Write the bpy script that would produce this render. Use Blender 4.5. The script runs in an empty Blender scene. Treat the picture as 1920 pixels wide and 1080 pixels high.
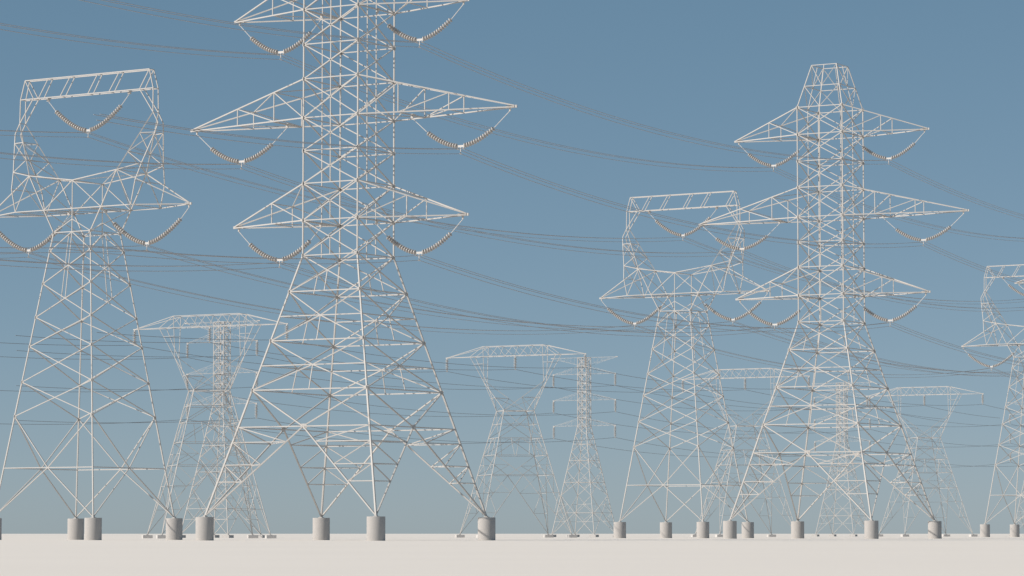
import bpy, math, random
from mathutils import Vector, Matrix
random.seed(4)
C = bpy.context.scene.collection
S = bpy.context.scene

# ------------------------------------------------------------------ camera
cam = bpy.data.cameras.new('camera')
cam.sensor_width = 36.0
cam.lens = 6017.5*36.0/1920.0
cam.clip_start = 0.5
cam.clip_end = 20000
camo = bpy.data.objects.new('camera', cam)
C.objects.link(camo)
camo.location = (0, 0, 0.685)
camo.rotation_euler = (math.pi/2+0.0762, 0, 0)
S.camera = camo
S.render.resolution_x = 1920
S.render.resolution_y = 1080

# ------------------------------------------------------------------ light
SUN_TO = Vector((-0.94, -0.34, 0)).normalized()
SUN_EL = math.radians(30)
w = bpy.data.worlds.new('World')
S.world = w
w.use_nodes = True
nt = w.node_tree
bg = nt.nodes['Background']
sky = nt.nodes.new('ShaderNodeTexSky')
sky.sky_type = 'NISHITA'
sky.sun_disc = False
sky.sun_elevation = SUN_EL
sky.sun_rotation = math.atan2(SUN_TO.x, SUN_TO.y)
sky.altitude = 2000
sky.air_density = 0.6
sky.dust_density = 1.4
sky.ozone_density = 4.0
bg.inputs['Strength'].default_value = 0.10
# soften the sky's contrast towards the horizon (a hazy, slightly grey blue)
sep = nt.nodes.new('ShaderNodeSeparateColor'); comb = nt.nodes.new('ShaderNodeCombineColor')
nt.links.new(sky.outputs[0], sep.inputs[0])
for ci, (k_, g_) in enumerate(((0.664, 0.70), (0.575, 0.53), (0.556, 0.49))):
    m1 = nt.nodes.new('ShaderNodeMath'); m1.operation = 'MULTIPLY'; m1.inputs[1].default_value = 0.1
    m2 = nt.nodes.new('ShaderNodeMath'); m2.operation = 'POWER'; m2.inputs[1].default_value = g_
    m3 = nt.nodes.new('ShaderNodeMath'); m3.operation = 'MULTIPLY'; m3.inputs[1].default_value = 10*k_
    nt.links.new(sep.outputs[ci], m1.inputs[0]); nt.links.new(m1.outputs[0], m2.inputs[0])
    nt.links.new(m2.outputs[0], m3.inputs[0]); nt.links.new(m3.outputs[0], comb.inputs[ci])
nt.links.new(comb.outputs[0], bg.inputs['Color'])

sun = bpy.data.lights.new('sun', 'SUN')
sun.energy = 4.7
sun.angle = math.radians(0.5)
sun.color = (1.0, 0.925, 0.84)
suno = bpy.data.objects.new('sun', sun)
C.objects.link(suno)
sd = Vector((SUN_TO.x*math.cos(SUN_EL), SUN_TO.y*math.cos(SUN_EL), math.sin(SUN_EL)))
suno.rotation_euler = sd.to_track_quat('Z', 'Y').to_euler()
suno.location = (0, -50, 100)

S.view_settings.view_transform = 'Standard'
S.view_settings.look = 'None'
S.view_settings.exposure = 0.0
S.view_settings.gamma = 1.0

# ------------------------------------------------------------------ materials
def mat(name, col, rough=0.6, var=0.0, scale=2.0, metal=0.0, bump=0.0, dirt=None, dscale=0.3):
    m = bpy.data.materials.new(name)
    m.use_nodes = True
    t = m.node_tree
    b = t.nodes['Principled BSDF']
    b.inputs['Roughness'].default_value = rough
    b.inputs['Metallic'].default_value = metal
    tc = t.nodes.new('ShaderNodeTexCoord')
    n = t.nodes.new('ShaderNodeTexNoise')
    n.inputs['Scale'].default_value = scale
    n.inputs['Detail'].default_value = 6
    t.links.new(tc.outputs['Object'], n.inputs['Vector'])
    r = t.nodes.new('ShaderNodeValToRGB')
    r.color_ramp.elements[0].position = 0.3
    r.color_ramp.elements[1].position = 0.7
    a = [c*(1-var) for c in col]
    z = [min(1, c*(1+var)) for c in col]
    r.color_ramp.elements[0].color = (*a, 1)
    r.color_ramp.elements[1].color = (*z, 1)
    t.links.new(n.outputs['Fac'], r.inputs['Fac'])
    out = r.outputs['Color']
    if dirt:
        n2 = t.nodes.new('ShaderNodeTexNoise')
        n2.inputs['Scale'].default_value = dscale
        n2.inputs['Detail'].default_value = 5
        t.links.new(tc.outputs['Object'], n2.inputs['Vector'])
        mr = t.nodes.new('ShaderNodeMapRange')
        mr.inputs[1].default_value = 0.45
        mr.inputs[2].default_value = 0.75
        mr.inputs[4].default_value = 0.5
        t.links.new(n2.outputs['Fac'], mr.inputs[0])
        mx = t.nodes.new('ShaderNodeMix')
        mx.data_type = 'RGBA'
        t.links.new(mr.outputs[0], mx.inputs[0])
        t.links.new(out, mx.inputs[6])
        mx.inputs[7].default_value = (*dirt, 1)
        out = mx.outputs[2]
    t.links.new(out, b.inputs['Base Color'])
    if bump:
        bp = t.nodes.new('ShaderNodeBump')
        bp.inputs['Strength'].default_value = bump
        bp.inputs['Distance'].default_value = 0.02
        t.links.new(n.outputs['Fac'], bp.inputs['Height'])
        t.links.new(bp.outputs[0], b.inputs['Normal'])
    return m

M_STEEL = mat('painted_steel', (0.465, 0.45, 0.43), 0.6, 0.04, 0.8, 0, 0, (0.425, 0.41, 0.392), 0.25)
M_CONC = mat('concrete', (0.40, 0.385, 0.37), 0.9, 0.03, 3.0, 0, 0.08, (0.375, 0.36, 0.345), 0.8)
M_PAD = mat('pad_concrete', (0.44, 0.43, 0.42), 0.9, 0.06, 2.0)
M_PAD2 = mat('pale_pad_concrete', (0.52, 0.505, 0.49), 0.9, 0.06, 2.0)
M_INS = mat('porcelain', (0.42, 0.40, 0.38), 0.35, 0.05, 4.0)
M_WIRE = mat('aluminium_wire', (0.39, 0.385, 0.385), 0.6, 0.05, 1.0)
M_WIRE2 = mat('weathered_wire', (0.22, 0.225, 0.235), 0.6, 0.05, 1.0)
M_PLATE = mat('galvanised_plate', (0.56, 0.54, 0.515), 0.5, 0.04, 3.0)
M_GROUND = mat('pale_ground', (0.88, 0.805, 0.722), 0.95, 0.015, 0.05, 0, 0.0, (0.865, 0.79, 0.707), 0.012)

# ------------------------------------------------------------------ mesh helpers
class MB:
    def __init__(s):
        s.v = []; s.f = []; s.smooth = False
    def prism(s, p, q, prof):
        p = Vector(p); q = Vector(q)
        d = (q-p)
        if d.length < 1e-6: return
        d.normalize()
        ref = Vector((0, 0, 1)) if abs(d.z) < 0.9 else Vector((0, -1, 0))
        u = d.cross(ref).normalized(); v = u.cross(d).normalized()
        k = len(s.v); n = len(prof)
        for e in (p, q):
            for x, y in prof: s.v.append(e+u*x+v*y)
        for i in range(n):
            j = (i+1) % n
            s.f.append((k+i, k+j, k+n+j, k+n+i))
        s.f.append(tuple(k+i for i in reversed(range(n))))
        s.f.append(tuple(k+n+i for i in range(n)))
    K = 0.72
    def angle(s, p, q, w):
        h = w*MB.K/2
        s.prism(p, q, [(-h, -h), (h, -h), (h, h), (-h, h)])
    def gusset(s, p, q, w, h, t=0.02):
        # thin plate at p, lying in the face that runs towards q
        p = Vector(p); d = (Vector(q)-p).normalized()
        s.prism(p-d*w*0.35, p+d*w*0.65, [(-t, -h/2), (t, -h/2), (t, h/2), (-t, h/2)])
    def box_bar(s, p, q, w, h=None):
        a = w/2; b = (h or w)/2
        s.prism(p, q, [(-a, -b), (a, -b), (a, b), (-a, b)])
    def tube(s, pts, r, n=6):
        pts = [Vector(p) for p in pts]
        k = len(s.v)
        for i, p in enumerate(pts):
            d = (pts[min(i+1, len(pts)-1)]-pts[max(i-1, 0)]).normalized()
            ref = Vector((0, 0, 1)) if abs(d.z) < 0.9 else Vector((0, 1, 0))
            u = d.cross(ref).normalized(); v = u.cross(d)
            for j in range(n):
                a = 2*math.pi*j/n
                s.v.append(p+u*(r*math.cos(a))+v*(r*math.sin(a)))
        for i in range(len(pts)-1):
            for j in range(n):
                l = (j+1) % n
                s.f.append((k+i*n+j, k+i*n+l, k+(i+1)*n+l, k+(i+1)*n+j))
        s.f.append(tuple(k+j for j in reversed(range(n))))
        s.f.append(tuple(k+(len(pts)-1)*n+j for j in range(n)))
    def lathe(s, p, axis, prof, n=14):
        # prof: list of (distance along axis, radius)
        p = Vector(p); d = Vector(axis).normalized()
        ref = Vector((0, 0, 1)) if abs(d.z) < 0.9 else Vector((0, 1, 0))
        u = d.cross(ref).normalized(); v = u.cross(d)
        k = len(s.v)
        for t, r in prof:
            for j in range(n):
                a = 2*math.pi*j/n
                s.v.append(p+d*t+u*(r*math.cos(a))+v*(r*math.sin(a)))
        for i in range(len(prof)-1):
            for j in range(n):
                l = (j+1) % n
                s.f.append((k+i*n+j, k+i*n+l, k+(i+1)*n+l, k+(i+1)*n+j))
        s.f.append(tuple(k+j for j in reversed(range(n))))
        s.f.append(tuple(k+(len(prof)-1)*n+j for j in range(n)))
    def box(s, c, sx, sy, sz, rot=0.0):
        c = Vector(c); k = len(s.v)
        cr, sr = math.cos(rot), math.sin(rot)
        for z in (-1, 1):
            for x, y in ((-1, -1), (1, -1), (1, 1), (-1, 1)):
                X = x*sx/2; Y = y*sy/2
                s.v.append(c+Vector((X*cr-Y*sr, X*sr+Y*cr, z*sz/2)))
        s.f += [(k+3, k+2, k+1, k), (k+4, k+5, k+6, k+7)]
        for i in range(4):
            j = (i+1) % 4
            s.f.append((k+i, k+j, k+4+j, k+4+i))
    def build(s, name, m, parent=None, smooth=False):
        me = bpy.data.meshes.new(name)
        me.from_pydata([tuple(x) for x in s.v], [], s.f)
        me.materials.append(m)
        me.update()
        import bmesh
        bm = bmesh.new(); bm.from_mesh(me)
        bmesh.ops.recalc_face_normals(bm, faces=bm.faces)
        bm.to_mesh(me); bm.free()
        if smooth:
            for p in me.polygons: p.use_smooth = True
            try: me.set_sharp_from_angle(angle=math.radians(40))
            except Exception: pass
        o = bpy.data.objects.new(name, me)
        C.objects.link(o)
        if parent: o.parent = parent
        return o

def tag(o, label=None, cat=None, group=None, kind=None):
    if label: o['label'] = label
    if cat: o['category'] = cat
    if group: o['group'] = group
    if kind: o['kind'] = kind
    return o

def empty(name, loc=(0, 0, 0), rz=0.0):
    o = bpy.data.objects.new(name, None)
    o.empty_display_size = 1
    C.objects.link(o)
    o.location = loc
    o.rotation_euler = (0, 0, rz)
    return o

def copy_tree(o, parent=None):
    c = o.copy(); C.objects.link(c)
    if parent: c.parent = parent
    for ch in list(o.children): copy_tree(ch, c)
    return c

# ------------------------------------------------------------------ ground
def make_ground():
    m = MB()
    n = 128
    rings = [0, 60, 200, 600, 1400, 3000]
    m.v.append(Vector((0, 0, 0)))
    for r in rings[1:]:
        for j in range(n):
            a = 2*math.pi*j/n
            m.v.append(Vector((r*math.cos(a), r*math.sin(a), 0)))
    for j in range(n): m.f.append((0, 1+j, 1+(j+1) % n))
    for i in range(len(rings)-2):
        for j in range(n):
            l = (j+1) % n
            m.f.append((1+i*n+j, 1+(i+1)*n+j, 1+(i+1)*n+l, 1+i*n+l))
    o = m.build('ground', M_GROUND)
    tag(o, 'flat pale off-white ground reaching to the horizon', 'ground', kind='structure')
make_ground()

# ------------------------------------------------------------------ line layout
TH = -math.pi/6                       # crossarm direction
EA = Vector((math.cos(TH), math.sin(TH), 0))
EB = Vector((-math.sin(TH), math.cos(TH), 0))
LINES = {
    'A': dict(o=Vector((-15.34, 299.95, 0)), sp=109.5, n=3, rot=TH),
    'B': dict(o=Vector((-35.43, 266.53, 0))*1.2, sp=131.4, n=3, rot=TH-math.radians(1.96)),
    'C': dict(o=Vector((-54.07, 572.87, 0))*0.725, sp=109.5*0.725, n=4, rot=TH),
    'D': dict(o=Vector((-42.13, 465.61, 0)), sp=109.5, n=4, rot=TH),
}
def base(line, i):
    L = LINES[line]
    return L['o']+EB*(L['sp']*i)

SGN = [(-1, -1), (1, -1), (1, 1), (-1, 1)]
def lerp(a, b, t): return Vector(a)+(Vector(b)-Vector(a))*t

def pier(root, x, y, r=0.835, h=2.16):
    m = MB()
    c = 0.04
    m.lathe((x, y, 0), (0, 0, 1), [(-0.5, r), (h-c, r), (h-0.008, r-c*0.5), (h, r-c*1.4)], 72)
    o = m.build('concrete_pier', M_CONC, root, True)
    p = MB()
    p.box((x, y, h+0.025), 0.42, 0.42, 0.05)
    p.box((x, y, h+0.10), 0.22, 0.22, 0.12)
    p.build('base_plate', M_STEEL, o)

def pad(root, x, y, rot, sx=1.28, h=0.42, mt=None):
    m = MB()
    m.box((x, y, h/2-0.15), sx, sx, h+0.3, rot)
    o = m.build('concrete_pad', mt or M_PAD, root)
    p = MB()
    p.box((x, y, h+0.03), 0.35, 0.35, 0.06, rot)
    p.build('base_plate', M_STEEL, o)

# ================================================================== tower A
def hwA(z):
    """half widths (a, b) of tower A body at height z"""
    if z <= 26.53:
        t = (26.53-z)/(26.53-2.15)
        return 3.02+t*(9.33-3.02), 3.16+t*(9.73-3.16)
    if z <= 53.1: return 3.02, 3.16
    t = (z-53.1)/(58.42-53.1)
    return 3.02+t*(1.67-3.02), 3.16+t*(1.72-3.16)
def cA(k, z):
    a, b = hwA(z)
    return Vector((SGN[k][0]*a, SGN[k][1]*b, z))
def mid(p, q): return (p+q)/2

def make_tower_A():
    root = empty('lattice_pylon')
    wl, wb = 0.20, 0.135
    for k in range(4):
        m = MB()
        m.angle(cA(k, 2.2), cA(k, 13.87), 0.215)
        m.angle(cA(k, 13.87), cA(k, 26.53), 0.185)
        m.angle(cA(k, 26.53), cA(k, 53.1), 0.165)
        m.angle(cA(k, 53.1), cA(k, 58.42), 0.14)
        m.build('leg', M_STEEL, root)
        a, b = hwA(2.15)
        pier(root, SGN[k][0]*a, SGN[k][1]*b)
    m = MB()
    shaft = [26.53, 29.83, 33.3, 36.39, 39.49, 43.16, 46.42, 49.73, 53.1]
    for k in range(4):
        j = (k+1) % 4
        L = lambda z: cA(k, z)
        R = lambda z: cA(j, z)
        # shaft panels: horizontals, crosses, centre vertical
        for i, z in enumerate(shaft):
            m.angle(L(z), R(z), wb)
            if i < len(shaft)-1:
                z2 = shaft[i+1]
                m.angle(L(z), R(z2), wb); m.angle(R(z), L(z2), wb)
                if z2 <= 33.4:
                    m.angle(mid(L(z), R(z)), mid(L((z+z2)/2), R((z+z2)/2)), 0.11)
        m.angle(mid(L(33.3), R(33.3)), mid(L(53.1), R(53.1)), 0.12)
        # peak
        # flared body
        for z, z2, hz in ((26.53, 23.11, None), (23.11, 18.49, 20.78), (18.49, 13.87, 16.15)):
            m.angle(L(z2), R(z2), wb+0.01)
            a1 = hwA(z)[0]; a2 = hwA(z2)[0]
            t = a1/(a1+a2); zc = z+(z2-z)*t
            if hz: zc = hz
            c = mid(L(zc), R(zc))
            m.angle(L(z), c, wb); m.angle(c, R(z2), wb); m.angle(R(z), c, wb); m.angle(c, L(z2), wb)
            if hz: m.angle(L(zc), R(zc), wb)
            m.angle(c, mid(L(z2), R(z2)), 0.11)
        for z in shaft+[23.11, 18.49, 13.87]:
            m.gusset(L(z), R(z), 0.42, 0.34); m.gusset(R(z), L(z), 0.42, 0.34)
        # last panel down to the feet
        z4 = 10.43
        M = mid(L(z4), R(z4))
        m.gusset(M, R(z4), 0.6, 0.45)
        m.angle(L(z4), R(z4), wb+0.01)
        for A_ in (L, R):
            m.angle(A_(13.87), M, 0.16)
            ft = A_(2.25)
            m.angle(M, ft, 0.17)
            D = lambda z: lerp(M, ft, (z4-z)/(z4-2.25))
            prev = z4
            for z in (9.02, 6.93, 5.36):
                m.angle(A_(prev), D(z), 0.12)
                m.angle(A_(z), D(z), 0.12)
                prev = z
    # hip bracing between the foot diagonals of neighbouring faces
    for k in range(4):
        j = (k+1) % 4; h = (k+3) % 4
        z4 = 10.43
        M1 = mid(cA(k, z4), cA(j, z4)); M2 = mid(cA(k, z4), cA(h, z4)); ft = cA(k, 2.25)
        for z in (9.02, 6.93, 5.36):
            t = (z4-z)/(z4-2.25)
            m.angle(lerp(M1, ft, t), lerp(M2, ft, t), 0.10)
    m.build('bracing', M_STEEL, root)
    # peak
    m = MB()
    for k in range(4):
        j = (k+1) % 4
        L = lambda z: cA(k, z)
        R = lambda z: cA(j, z)
        for z, z2 in ((58.42, 55.77), (55.77, 53.1)):
            m.angle(L(z), R(z), 0.12)
            b = mid(L(z2), R(z2))
            m.angle(L(z), b, 0.11); m.angle(R(z), b, 0.11)
            m.angle(mid(L(z), R(z)), b, 0.11)
    m.build('peak', M_STEEL, root)
    # crossarms
    def arm(s, tip, zb, zt, posts):
        m = MB()
        T = Vector((s*tip, 0, zb))
        fr = {}
        for b in (-1, 1):
            B0 = Vector((s*3.02, b*3.16, zb)); T0 = Vector((s*3.02, b*3.16, zt))
            Tb = T+Vector((0, b*0.07, 0)); Tt = Tb+Vector((0, 0, 0.12))
            m.angle(B0, Tb, 0.16); m.angle(T0, Tt, 0.16)
            lower = [lerp(Tb, B0, f) for f in posts]+[B0]
            upper = [lerp(Tt, T0, f) for f in posts]+[T0]
            for i in range(len(posts)):
                m.angle(lower[i], upper[i], 0.12)
                m.angle(upper[i], lower[i+1], 0.12)
            fr[b] = (lower, upper)
        lo0, up0 = fr[-1]; lo1, up1 = fr[1]
        for i in range(len(posts)):
            m.angle(lo0[i], lo1[i], 0.11); m.angle(up0[i], up1[i], 0.11)
            if i % 2 == 0:
                m.angle(lo0[i], lo1[i+1], 0.11); m.angle(up1[i], up0[i+1], 0.11)
            else:
                m.angle(lo1[i], lo0[i+1], 0.11); m.angle(up0[i], up1[i+1], 0.11)
        # tip plate
        m.box((s*(tip-0.35), 0, zb+0.05), 1.15, 0.14, 0.24)
        m.box((s*(tip-(0.52 if tip > 15 else 0.4)), 0, zb-0.18), 0.14, 0.12, 0.36)
        # inner hanger bar
        ai = 7.0 if tip > 15 else 3.12
        t = (tip-ai)/(tip-3.02)
        m.angle((s*ai, -3.16*t, zb-0.05), (s*ai, 3.16*t, zb-0.05), 0.14)
        m.box((s*ai, 0, zb-0.18), 0.24, 0.16, 0.34)
        m.box((s*ai, 0, zb+0.02), 0.5, 0.5, 0.05)
        m.build('cross_arm', M_STEEL, root)
    for s in (-1, 1):
        arm(s, 12.95, 49.73, 53.1, [0.545])
        arm(s, 18.02, 39.49, 43.16, [0.415, 0.74])
        arm(s, 12.9, 29.83, 33.3, [0.545])
    return root

# ================================================================== tower B
KB = 1.2
def B_(a, b, z): return Vector((a*KB, b*KB, z*KB-0.137))
def hwB(z):
    t = (25.6-z)/(25.6-1.91)
    return 1.96+t*(5.28-1.96)
def cB(k, z):
    h = hwB(z)
    return B_(SGN[k][0]*h, SGN[k][1]*h, z)

def make_tower_B():
    root = empty('lattice_pylon')
    wb = 0.115
    lv = [25.6, 24.06, 21.32, 18.52, 16.08, 13.13, 10.30]
    for k in range(4):
        m = MB()
        m.angle(cB(k, 1.95), cB(k, 13.13), 0.16)
        m.angle(cB(k, 13.13), cB(k, 25.6), 0.14)
        m.build('leg', M_STEEL, root)
        h = hwB(1.91)*KB
        pier(root, SGN[k][0]*h, SGN[k][1]*h)
    m = MB()
    for k in range(4):
        j = (k+1) % 4
        L = lambda z: cB(k, z)
        R = lambda z: cB(j, z)
        m.angle(L(25.6), R(25.6), wb)
        cs = []
        for i in range(len(lv)-1):
            z, z2 = lv[i], lv[i+1]
            a1, a2 = hwB(z), hwB(z2)
            if i == 0:
                b = mid(L(z), R(z))
                m.angle(b, L(z2), wb); m.angle(b, R(z2), wb)
                cs.append(b)
                continue
            zc = z+(z2-z)*a1/(a1+a2)
            c = mid(L(zc), R(zc)); cs.append(c)
            m.angle(L(z), R(z2), wb); m.angle(R(z), L(z2), wb)
        for i in (0, 1): m.angle(cs[i], cs[i+1], 0.09)
        for z in lv:
            m.gusset(L(z), R(z), 0.34, 0.26); m.gusset(R(z), L(z), 0.34, 0.26)
        z4 = 6.02
        M = mid(L(z4), R(z4))
        m.angle(L(z4), R(z4), wb+0.01)
        for A_ in (L, R):
            m.angle(A_(10.3), M, wb+0.01); m.angle(M, A_(1.98), wb+0.01)
    # waist cage between legs and bridge
    for s in (-1, 1):
        m.angle(B_(0, s*1.96, 29.9), B_(0, s*1.96, 25.6), 0.11)
        for a in (-1, 1):
            m.angle(B_(0, s*1.96, 26.65), B_(a*1.96, s*1.96, 25.6), 0.10)
            m.angle(B_(a*3.05, s*1.96, 27.53), B_(a*1.96, s*1.96, 25.6), 0.14)
            m.angle(B_(0, s*1.96, 29.9), B_(a*3.05, s*1.96, 27.53), 0.11)
            m.angle(B_(0, s*1.96, 29.9), B_(a*4.66, s*1.96, 30.5), 0.13)
    m.angle(B_(0, -1.96, 29.9), B_(0, 1.96, 29.9), 0.11)
    m.angle(B_(0, -1.96, 25.6), B_(0, 1.96, 25.6), 0.10)
    for a in (-1, 1):
        m.angle(B_(a*3.05, -1.96, 27.53), B_(a*3.05, 1.96, 27.53), 0.11)
        m.angle(B_(a*3.05, -1.96, 27.53), B_(0, 1.96, 27.53), 0.09)
        m.angle(B_(a*3.05, 1.96, 27.53), B_(0, -1.96, 27.53), 0.09)
        m.angle(B_(a*3.05, -1.96, 27.53), B_(a*1.96, 1.96, 25.6), 0.09)
        m.angle(B_(a*3.05, 1.96, 27.53), B_(a*1.96, -1.96, 25.6), 0.09)
        m.angle(B_(a*4.66, -1.96, 30.5), B_(0, 1.96, 29.9), 0.09)
        m.angle(B_(a*4.66, 1.96, 30.5), B_(0, -1.96, 29.9), 0.09)
    for b in (-1, 1):
        m.angle(B_(-3.05, b*1.96, 27.53), B_(3.05, b*1.96, 27.53), 0.13)
    m.build('bracing', M_STEEL, root)
    # masts
    for s in (-1, 1):
        m = MB()
        for b in (-1, 1):
            P = lambda a, bb, z: B_(s*a, b*bb, z)
            N = P(7.14, .36, 35.28); out = P(7.65, .34, 34.40); hzo = P(7.52, .55, 33.56)
            wto = P(6.86, 1.44, 30.99); kink = P(6.59, 1.96, 29.48); bo = P(6.16, 1.96, 27.53)
            wti = P(4.66, 1.96, 30.5); bi = P(3.05, 1.96, 27.53)
            hzi = lerp(N, wti, (35.28-33.55)/(35.28-30.5))
            mi = lerp(N, wti, 0.69)
            m.angle(N, wti, 0.13); m.angle(wti, bi, 0.13)
            m.angle(N, out, 0.12); m.angle(out, hzo, 0.12); m.angle(hzo, wto, 0.12)
            m.angle(wto, kink, 0.12); m.angle(kink, bo, 0.12)
            m.angle(hzo, hzi, 0.11); m.angle(hzo, mi, 0.09); m.angle(mi, wto, 0.10)
            m.angle(wto, wti, 0.12); m.angle(hzi, lerp(hzo, wto, .55), 0.08)
            m.angle(wti, bo, 0.10)
            m.angle(P(7.12, .33, 37.28), N, 0.12); m.angle(P(5.68, .35, 37.33), N, 0.12)
        def X(p, q, w_=0.09):
            m.angle(B_(s*p[0], -p[1], p[2]), B_(s*q[0], q[1], q[2]), w_)
        for p in ((7.14, .36, 35.28), (7.52, .55, 33.56), (6.86, 1.44, 30.99), (4.66, 1.96, 30.5), (6.59, 1.96, 29.48), (5.42, 1.46, 31.98), (6.24, .94, 33.55)):
            X(p, p)
        X((7.52, .55, 33.56), (6.86, 1.44, 30.99)); X((6.86, 1.44, 30.99), (6.16, 1.96, 27.53))
        X((6.24, .94, 33.55), (5.42, 1.46, 31.98)); X((5.42, 1.46, 31.98), (4.66, 1.96, 30.5))
        X((4.66, 1.96, 30.5), (3.05, 1.96, 27.53)); X((4.66, 1.96, 30.5), (6.86, 1.44, 30.99))
        m.build('mast', M_STEEL, root)
    # bridge beam on top
    m = MB()
    for b in (-1, 1):
        m.angle(B_(-6.67, b*.29, 38.89), B_(6.67, b*.29, 38.89), 0.13)
        m.angle(B_(-7.12, b*.33, 37.28), B_(7.12, b*.33, 37.28), 0.13)
        for s in (-1, 1):
            m.angle(B_(s*6.67, b*.29, 38.89), B_(s*7.12, b*.33, 37.28), 0.12)
            m.angle(B_(s*6.67, b*.29, 38.89), B_(s*5.68, b*.33, 37.28), 0.11)
        for lo, hi in ((-5.15, -4.15), (-2.8, -1.75), (0.2, 1.2), (2.45, 3.5)):
            m.angle(B_(lo, b*.33, 37.28), B_(hi, b*.29, 38.89), 0.105)
    for a in (-6.67, -4.15, -1.75, 1.2, 3.5, 6.67):
        m.angle(B_(a, -.29, 38.89), B_(a, .29, 38.89), 0.10)
    for a in (-7.12, -5.68, -4.35, -2.8, 0.2, 2.45, 4.35, 5.68, 7.12):
        m.angle(B_(a, -.33, 37.28), B_(a, .33, 37.28), 0.10)
    for a in (-4.35, 4.35):
        m.box(B_(a, 0, 37.12), 0.3, 0.22, 0.3)
    m.build('bridge_beam', M_STEEL, root)
    # lower crossarms
    for s in (-1, 1):
        m = MB()
        for b in (-1, 1):
            T = B_(s*10.73, b*0.04, 27.5)
            m.angle(B_(s*3.05, b*1.96, 27.53), B_(s*6.16, b*1.96, 27.53), 0.13)
            m.angle(B_(s*6.16, b*1.96, 27.53), T, 0.13)
            m.angle(B_(s*4.66, b*1.96, 30.5), T+Vector((0, 0, 0.1)), 0.13)
        m.angle(B_(s*6.16, -1.96, 27.53), B_(s*6.16, 1.96, 27.53), 0.10)
        m.angle(B_(s*6.16, -1.96, 27.53), B_(s*3.05, 1.96, 27.53), 0.09)
        m.angle(B_(s*6.16, 1.96, 27.53), B_(s*8.4, -.98, 27.52), 0.09)
        m.angle(B_(s*8.4, -.98, 27.52), B_(s*8.4, .98, 27.52), 0.09)
        m.box(B_(s*10.6, 0, 27.52), 0.8, 0.14, 0.22)
        m.box(B_(s*10.66, 0, 27.38), 0.12, 0.10, 0.32)
        m.angle(B_(s*1.95, -1.96, 27.48), B_(s*1.95, 1.96, 27.48), 0.12)
        m.box(B_(s*1.95, 0, 27.38), 0.3, 0.2, 0.3)
        m.build('cross_arm', M_STEEL, root)
    return root

# ================================================================== tower C
KC = 0.725
RC = math.radians(-45.94)
CC, SC = math.cos(RC), math.sin(RC)
def C_(a, b, z): return Vector((a*KC, b*KC, z*KC+0.188))
def Cr(k, h, z):
    a, b = SGN[k][0]*h, SGN[k][1]*h
    return C_(a*CC-b*SC, a*SC+b*CC, z)
def hwC(z):
    t = (26.02-z)/(26.02-0.32)
    return 3.22+t*(9.6-3.22)
def cC(k, z): return Cr(k, hwC(z), z)

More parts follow.
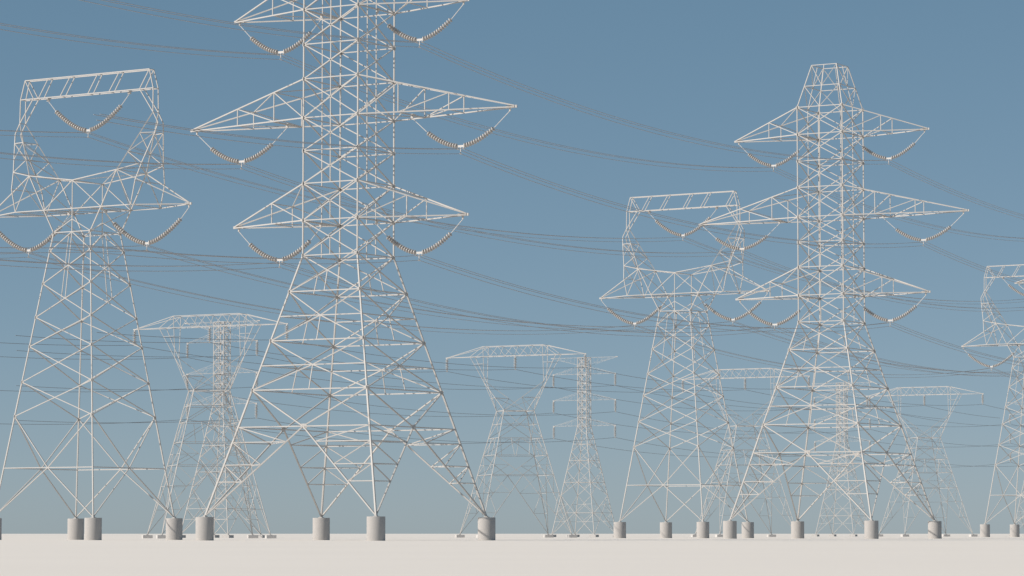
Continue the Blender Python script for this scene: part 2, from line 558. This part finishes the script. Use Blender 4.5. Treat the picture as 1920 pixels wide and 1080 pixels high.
def make_tower_C():
    root = empty('lattice_pylon')
    wb = 0.07
    for k in range(4):
        m = MB()
        m.angle(cC(k, 0.32), cC(k, 26.02), 0.09)
        m.build('leg', M_STEEL, root)
        p = cC(k, 0.32)
        pad(root, p.x, p.y, RC, mt=M_PAD2)
    m = MB()
    for k in range(4):
        j = (k+1) % 4
        L = lambda z: cC(k, z)
        R = lambda z: cC(j, z)
        for z in (26.02, 23.19, 20.32, 16.74, 12.66): m.angle(L(z), R(z), wb)
        c = mid(L(23.19), R(23.19))
        for A_ in (L, R):
            m.angle(A_(26.02), c, wb); m.angle(c, A_(20.32), wb)
        c = mid(L(20.32), R(20.32))
        for A_ in (L, R):
            m.angle(c, A_(16.74), wb)
        for t in (.28, .72):
            m.angle(lerp(L(20.32), R(20.32), t), lerp(L(16.74), R(16.74), t+(.08 if t < .5 else -.08)), 0.055)
        c = mid(L(12.66), R(12.66))
        for A_ in (L, R):
            m.angle(A_(16.74), c, wb); m.angle(c, A_(0.4), wb+0.01)
            for z, zp in ((8.99, 12.66), (4.81, 8.99)):
                D = lerp(c, A_(0.4), (12.66-z)/(12.66-0.4))
                m.angle(A_(z), D, 0.055)
                m.angle(A_(zp), D, 0.055)
            D = lerp(A_(16.74), c, .5)
            m.angle(A_(14.7), D, 0.055); m.angle(A_(12.66), D, 0.055)
    m.angle(cC(0, 26.02), cC(2, 26.02), 0.06); m.angle(cC(1, 26.02), cC(3, 26.02), 0.06)
    m.build('bracing', M_STEEL, root)
    P1, P2, P4, P3 = (cC(k, 26.02) for k in range(4))   # left, near, right, far corners
    for s in (-1, 1):
        m = MB()
        E = {b: C_(s*7.14, b*.6, 32.06) for b in (-1, 1)}
        side = P1 if s < 0 else P4
        for b in (-1, 1):
            m.angle(C_(s*10.32, b*1.12, 37.5), E[b], wb)
            m.angle(C_(s*7.17, b*1.15, 39.57), E[b], wb)
            t = .28
            m.angle(lerp(C_(s*10.32, b*1.12, 37.5), E[b], t), lerp(C_(s*7.17, b*1.15, 37.5), E[b], t), 0.055)
            m.angle(E[b], side, wb)
            far = P2 if b < 0 else P3
            m.angle(E[b], far, wb+0.01)
            m.angle(lerp(E[b], side, .55), lerp(E[b], far, .55), 0.06)
            m.angle(lerp(E[b], far, .55), side, 0.05)
        m.angle(E[-1], E[1], 0.06)
        m.angle(lerp(E[-1], P2, .55), lerp(E[1], P3, .55), 0.055)
        m.angle(lerp(E[-1], P2, .55), P3, 0.05); m.angle(lerp(E[1], P3, .55), P2, 0.05)
        m.build('splayed_arm', M_STEEL, root)
    m = MB()
    for b in (-1, 1):
        m.angle(C_(-7.17, b*1.15, 39.57), C_(7.17, b*1.15, 39.57), 0.08)
        m.angle(C_(-10.32, b*1.12, 37.5), C_(10.32, b*1.12, 37.5), 0.08)
        for s in (-1, 1):
            T = C_(s*16.66, b*.06, 37.46)
            m.angle(C_(s*10.32, b*1.12, 37.5), T, 0.075)
            m.angle(C_(s*7.17, b*1.15, 39.57), T, 0.075)
            m.angle(C_(s*7.17, b*1.15, 39.57), C_(s*10.32, b*1.12, 37.5), 0.06)
        n = 4
        dx = 0.0 if b < 0 else 0.9
        xs = [-7.17+14.34*i/n for i in range(n+1)]
        for i in range(n):
            xm = (xs[i]+xs[i+1])/2
            m.angle(C_(xs[i], b*1.15, 39.57), C_(xm+dx, b*1.13, 37.5), 0.055)
            m.angle(C_(xm+dx, b*1.13, 37.5), C_(xs[i+1], b*1.15, 39.57), 0.055)
    for a in (-7.17, -3.58, 0, 3.58, 7.17): m.angle(C_(a, -1.15, 39.57), C_(a, 1.15, 39.57), 0.055)
    for a in (-10.32, -7.17, -2.87, 0, 2.87, 7.17, 10.32): m.angle(C_(a, -1.13, 37.5), C_(a, 1.13, 37.5), 0.055)
    for s in (-1, 1): m.box(C_(s*16.5, 0, 37.46), 0.55, 0.12, 0.16)
    m.build('bridge_beam', M_STEEL, root)
    return root

# ================================================================== tower D
def hwD(z):
    if z >= 19.27: return 0.86
    t = (19.27-z)/(19.27-0.35)
    return 0.9+t*(4.2-0.9)
def cD(k, z):
    h = hwD(z)
    return Vector((SGN[k][0]*h, SGN[k][1]*h, z))
D_ARMS = [(31.26, 29.9, 6.55), (28.38, 29.7, 6.2), (23.82, 25.1, 6.2), (19.34, 20.6, 6.15)]
def make_tower_D():
    root = empty('lattice_pylon')
    for k in range(4):
        m = MB()
        m.angle(cD(k, 0.35), cD(k, 19.27), 0.11)
        m.angle(cD(k, 19.27), cD(k, 31.26), 0.105)
        m.build('leg', M_STEEL, root)
        p = cD(k, 0.35)
        pad(root, p.x, p.y, 0, 1.2, 0.40)
    m = MB()
    sh = [19.27+i*(31.26-19.27)/8 for i in range(9)]
    for k in range(4):
        j = (k+1) % 4
        L = lambda z: cD(k, z)
        R = lambda z: cD(j, z)
        for i, z in enumerate(sh):
            m.angle(L(z), R(z), 0.08)
            if i < 8:
                m.angle(L(z), R(sh[i+1]), 0.065); m.angle(R(z), L(sh[i+1]), 0.065)
        m.angle(mid(L(19.27), R(19.27)), mid(L(31.26), R(31.26)), 0.06)
        lv = [19.27, 17.7, 14.82, 11.5, 7.2]
        for i in range(4):
            z, z2 = lv[i], lv[i+1]
            zc = [18.5, 16.13, 13.27, 9.48][i]
            c = mid(L(zc), R(zc))
            if i: m.angle(L(zc), R(zc), 0.07)
            for A_ in (L, R):
                m.angle(A_(z), c, 0.07); m.angle(c, A_(z2), 0.07)
                if i > 1:
                    m.angle(A_(zc), lerp(c, A_(z2), .45), 0.05)
                    m.angle(A_(zc), lerp(c, A_(z), .45), 0.05)
        c = mid(L(4.18), R(4.18))
        m.angle(L(4.18), R(4.18), 0.07)
        for A_ in (L, R):
            m.angle(A_(7.2), c, 0.07); m.angle(c, A_(0.4), 0.08)
            m.angle(A_(4.18), lerp(c, A_(0.4), .4), 0.05)
            m.angle(A_(2.65), lerp(c, A_(0.4), .4), 0.05)
            m.angle(A_(4.18), lerp(A_(7.2), c, .5), 0.05)
            m.angle(A_(5.7), lerp(A_(7.2), c, .5), 0.05)
    for z in (4.18, 9.48, 13.27, 19.27, 31.26):
        m.angle(mid(cD(0, z), cD(1, z)), mid(cD(1, z), cD(2, z)), 0.055)
        m.angle(mid(cD(2, z), cD(1, z)), mid(cD(3, z), cD(2, z)), 0.055)
        m.angle(mid(cD(2, z), cD(3, z)), mid(cD(3, z), cD(0, z)), 0.055)
        m.angle(mid(cD(0, z), cD(3, z)), mid(cD(1, z), cD(0, z)), 0.055)
    m.build('bracing', M_STEEL, root)
    for zi, (zt, zr, tip) in enumerate(D_ARMS):
        for s in (-1, 1):
            m = MB()
            for b in (-1, 1):
                T = Vector((s*tip, b*.04, zt))
                A0 = Vector((s*.86, b*.86, zt)); A1 = Vector((s*.86, b*.86, zr))
                m.angle(A0, T, 0.030); m.angle(A1, T, 0.027)
                for f, g in ((.75, .5), (.5, .25)):
                    m.angle(lerp(T, A1, f), lerp(T, A0, g), 0.02)
                    m.angle(lerp(T, A1, f), lerp(T, A0, f), 0.02)
            for f in (.25, .5, .75):
                p = lerp(Vector((s*tip, 0, zt)), Vector((s*.86, .86, zt)), f)
                q = Vector((p.x, -p.y, p.z))
                m.angle(p, q, 0.03)
            m.box((s*(tip-0.15), 0, zt), 0.5, 0.12, 0.14)
            m.build('cross_arm', M_STEEL, root)
    return root

# ------------------------------------------------------------------ insulators
def shed_prof(r, h):
    return [(0, .06), (h*.16, .08), (h*.26, r*.6), (h*.44, r*.97), (h*.56, r), (h*.70, r*.98), (h*.74, r*.5), (h*.88, .08), (h, .06)]

def thin_prof(r, h):
    return [(0, .07), (h*.22, .09), (h*.32, r*.7), (h*.42, r), (h*.62, r), (h*.66, r*.6), (h*.72, .08), (h, .07)]

def make_u_string(hw, zdrop=3.2, pw=0.72, rodz=1.9, rodx=0.36, nshed=13):
    """U shaped double string. origin = yoke plate centre, hangers at +-hw, +zdrop"""
    root = empty('insulator_string')
    zt = zdrop-0.33
    for s in (-1, 1):
        top = Vector((s*hw, 0, zt))
        re = Vector((s*hw*(1-rodx), 0, zdrop-rodz))
        end = Vector((s*pw/2, 0, 0.08))
        ctl = Vector((s*hw*0.36, 0, 0.29))
        m = MB()
        m.tube([top, re], 0.035, 8)
        m.lathe(top+Vector((0, 0, -0.02)), (0, 0, 1), [(0, .06), (.14, .06)], 8)
        m.build('link_rod', M_PLATE, root, True)
        N = 60
        pts = [re*(1-t)**2+ctl*2*t*(1-t)+end*t*t for t in [i/N for i in range(N+1)]]
        cum = [0]
        for i in range(N): cum.append(cum[-1]+(pts[i+1]-pts[i]).length)
        tot = cum[-1]; h = tot/nshed
        def at(d):
            for i in range(N):
                if cum[i+1] >= d: return lerp(pts[i], pts[i+1], (d-cum[i])/(cum[i+1]-cum[i]))
            return pts[-1]
        m = MB()
        for i in range(nshed):
            p, q = at(i*h), at((i+1)*h)
            m.lathe(p, q-p, shed_prof(0.235, h), 16)
        m.build('insulator', M_INS, root, True)
    m = MB()
    m.box((0, 0, 0.05), pw, 0.06, 0.20)
    m.box((0, 0, -0.30), 0.06, 0.05, 0.55)
    m.build('yoke_plate', M_PLATE, root)
    for x, z in ((-pw/2+.06, -.17), (pw/2-.06, -.17), (0, -.62)):
        m = MB()
        m.box((x, 0, z+.06), 0.05, 0.05, 0.14)
        m.lathe((x, -.17, z-.03), (0, 1, 0), [(0, .03), (.05, .06), (.29, .06), (.34, .03)], 8)
        m.build('wire_clamp', M_PLATE, root)
    return root

def make_v_string(length, n, r):
    """straight hanging string, origin at the top"""
    root = empty('insulator_string')
    m = MB()
    m.box((0, 0, -0.06), 0.10, 0.10, 0.18)
    m.build('hanger', M_PLATE, root)
    m = MB()
    h = (length-0.25)/n
    for i in range(n):
        m.lathe((0, 0, -0.13-i*h), (0, 0, -1), thin_prof(r, h), 12)
    m.build('insulator', M_INS, root, True)
    m = MB()
    m.box((0, 0, -length+.05), 0.07, 0.07, 0.16)
    m.lathe((0, -.2, -length-.04), (0, 1, 0), [(0, .03), (.06, .07), (.34, .07), (.4, .03)], 8)
    m.build('wire_clamp', M_PLATE, root)
    return root

# ------------------------------------------------------------------ wires
def wire_mesh(line, a, z, sag, r, name, m_=None):
    """one continuous wire over all towers of a line; starts and ends at mid span"""
    L = LINES[line]; sp = L['sp']; n = L['n']
    off = Vector((math.cos(L['rot']), math.sin(L['rot']), 0))*a
    pts = []
    N = 28
    for span in range(-1, n):
        for i in range(N+1):
            t = i/N
            if span == -1 and t < 0.5-1e-9: continue
            if span == n-1 and t > 0.5+1e-9: continue
            if i == 0 and span > -1 : continue
            if span == -1 and i == N//2 : pass
            s = span+t
            p = L['o']+EB*(sp*s)+off+Vector((0, 0, z-4*sag*t*(1-t)))
            pts.append(p)
    m = MB()
    m.tube(pts, r, 6)
    return m.build(name, m_ or M_WIRE, None, True)

# ================================================================== assemble
def place(proto, loc, rz, first):
    o = proto if first else copy_tree(proto)
    o.location = loc
    o.rotation_euler = (0, 0, rz)
    return o

WHO = {
    ('A', 0): 'the tallest pylon left of centre',
    ('A', 1): 'the tall right pylon with visible peak',
    ('A', 2): 'the three-armed pylon at the right edge',
    ('B', 0): 'the arched pylon at far left',
    ('B', 1): 'the arched pylon right of centre',
    ('B', 2): 'the arched pylon at the right edge',
    ('C', 0): 'the leftmost flat-topped pylon',
    ('C', 1): 'the flat-topped pylon near the centre',
    ('C', 2): 'the flat-topped pylon behind the right arched one',
    ('C', 3): 'the rightmost flat-topped pylon',
    ('D', 0): 'the slim pylon at far left',
    ('D', 1): 'the slim pylon standing clear right of centre',
    ('D', 2): 'the slim pylon behind the tall right one',
    ('D', 3): 'the slim pylon at the right edge',
}
TLAB = {
    ('A', 0): 'tallest white lattice pylon with three crossarm pairs, left of centre, top out of frame',
    ('A', 1): 'tall white lattice pylon at right, three crossarm pairs below a tapered peak in view',
    ('A', 2): 'three-armed lattice pylon of which only a left arm tip enters the right edge',
    ('B', 0): 'large white pylon with a rectangular arch on top, at the far left',
    ('B', 1): 'white pylon with a rectangular arch, between centre and the tall right-hand pylon',
    ('B', 2): 'white arched pylon cut off by the right edge of the photo',
    ('C', 0): 'flat-topped far pylon with splayed arms, between the left arched and the tallest pylon',
    ('C', 1): 'flat-topped far pylon with splayed arms, just right of the tallest pylon',
    ('C', 2): 'flat-topped far pylon whose beam crosses behind the right-hand arched pylon',
    ('C', 3): 'rightmost flat-topped far pylon, just right of the tall right-hand pylon',
    ('D', 0): 'slim straight far pylon standing behind the leftmost flat-topped pylon',
    ('D', 1): 'slim straight far pylon with short arms, standing alone right of the centre',
    ('D', 2): 'slim straight far pylon seen through the legs of the tall right-hand pylon',
    ('D', 3): 'slim far pylon whose left arm tips show behind the arched pylon at right edge',
}
GRP = {'A': 'three-armed pylons of the nearest line', 'B': 'arched pylons', 'C': 'flat-topped far pylons', 'D': 'slim far pylons'}
makers = {'A': make_tower_A, 'B': make_tower_B, 'C': make_tower_C, 'D': make_tower_D}
for ln in 'ABCD':
    MB.K = 0.72 if ln in 'AB' else 0.88
    proto = makers[ln]()
    proto.location = (0, 0, 0)
    for i in range(LINES[ln]['n']):
        o = place(proto, base(ln, i), LINES[ln]['rot'], i == 0)
        tag(o, TLAB[(ln, i)], 'pylon', GRP[ln])

# insulators: (line, a of centre, z of plate/top, phase text)
ZD = 3.32
u_long = make_u_string(5.25, ZD, 0.74, 1.79, 0.32)
u_short = make_u_string(4.75, ZD, 0.74, 1.6, 0.27)
u_b = make_u_string(5.22, 3.68, 0.56, 1.4, 0.19, 16)
PH_A = []
for s, sd_ in ((-1, 'left'), (1, 'right')):
    PH_A.append((s*7.78, 49.73-ZD, sd_+' top crossarm', u_short))
    PH_A.append((s*12.25, 39.49-ZD, sd_+' middle crossarm', u_long))
    PH_A.append((s*7.78, 29.83-ZD, sd_+' lowest crossarm', u_short))
zB = 27.5*KB-0.137-3.68
PH_B = [(0, 37.28*KB-0.137-3.68, 'arch', u_b), (-6.33*KB, zB, 'left crossarm', u_b), (6.33*KB, zB, 'right crossarm', u_b)]
v_c = make_v_string(1.95, 7, 0.27)
v_d = make_v_string(2.02, 8, 0.25)
PH_C = [(-16.6*KC, 37.38*KC+.188, 'left beam end', v_c), (0, 37.4*KC+.188, 'beam centre', v_c), (16.6*KC, 37.38*KC+.188, 'right beam end', v_c)]
PH_D = []
for s, sd_ in ((-1, 'left'), (1, 'right')):
    for (zt, zr, tip), nm in zip(D_ARMS[1:], ('upper', 'middle', 'lower')):
        PH_D.append((s*(tip-.05), zt-.06, sd_+' '+nm+' arm', v_d))
used = set()
for ln, PH in (('A', PH_A), ('B', PH_B), ('C', PH_C), ('D', PH_D)):
    L = LINES[ln]
    off = Vector((math.cos(L['rot']), math.sin(L['rot']), 0))
    for i in range(L['n']):
        for a, z, nm, proto in PH:
            first = proto.name not in used
            used.add(proto.name)
            o = place(proto, base(ln, i)+off*a+Vector((0, 0, z)), L['rot'], first)
            kind = 'curved insulators under ' if ln in 'AB' else 'short insulators under '
            who = WHO[(ln, i)]
            lab = kind+nm+' of '+who
            tag(o, lab, 'insulator', 'U-shaped insulator strings' if ln in 'AB' else 'short hanging insulator strings')
# wires
for ln, PH, sag in (('A', PH_A, 3.0), ('B', PH_B, 3.4)):
    for a, z, nm, _ in PH:
        root = empty('conductor_bundle', base(ln, 0)+Vector((0, 0, 0)), 0)
        hw_ = .31 if ln == 'A' else .22
        for da, dz in ((-hw_, -.20), (hw_, -.20), (0, -.65)):
            o = wire_mesh(ln, a+da, z+dz, sag, 0.028, 'wire')
            o.parent = root
            o.matrix_parent_inverse = Matrix.Translation(-root.location)
        which = 'three-armed' if ln == 'A' else 'arched'
        tag(root, 'bundle of three wires held at the '+nm+' of the '+which+' pylons', 'power line', 'triple wire bundles')
for ln, PH, sag, ln_len in (('C', PH_C, 1.2, 1.95), ('D', PH_D, 2.0, 2.02)):
    for a, z, nm, _ in PH:
        o = wire_mesh(ln, a, z-ln_len-.04, sag, 0.032, 'power_line', M_WIRE2)
        which = 'flat-topped' if ln == 'C' else 'slim straight'
        tag(o, 'single thin wire held at the '+nm+' of the '+which+' pylons', 'power line', 'single wires of the far lines')
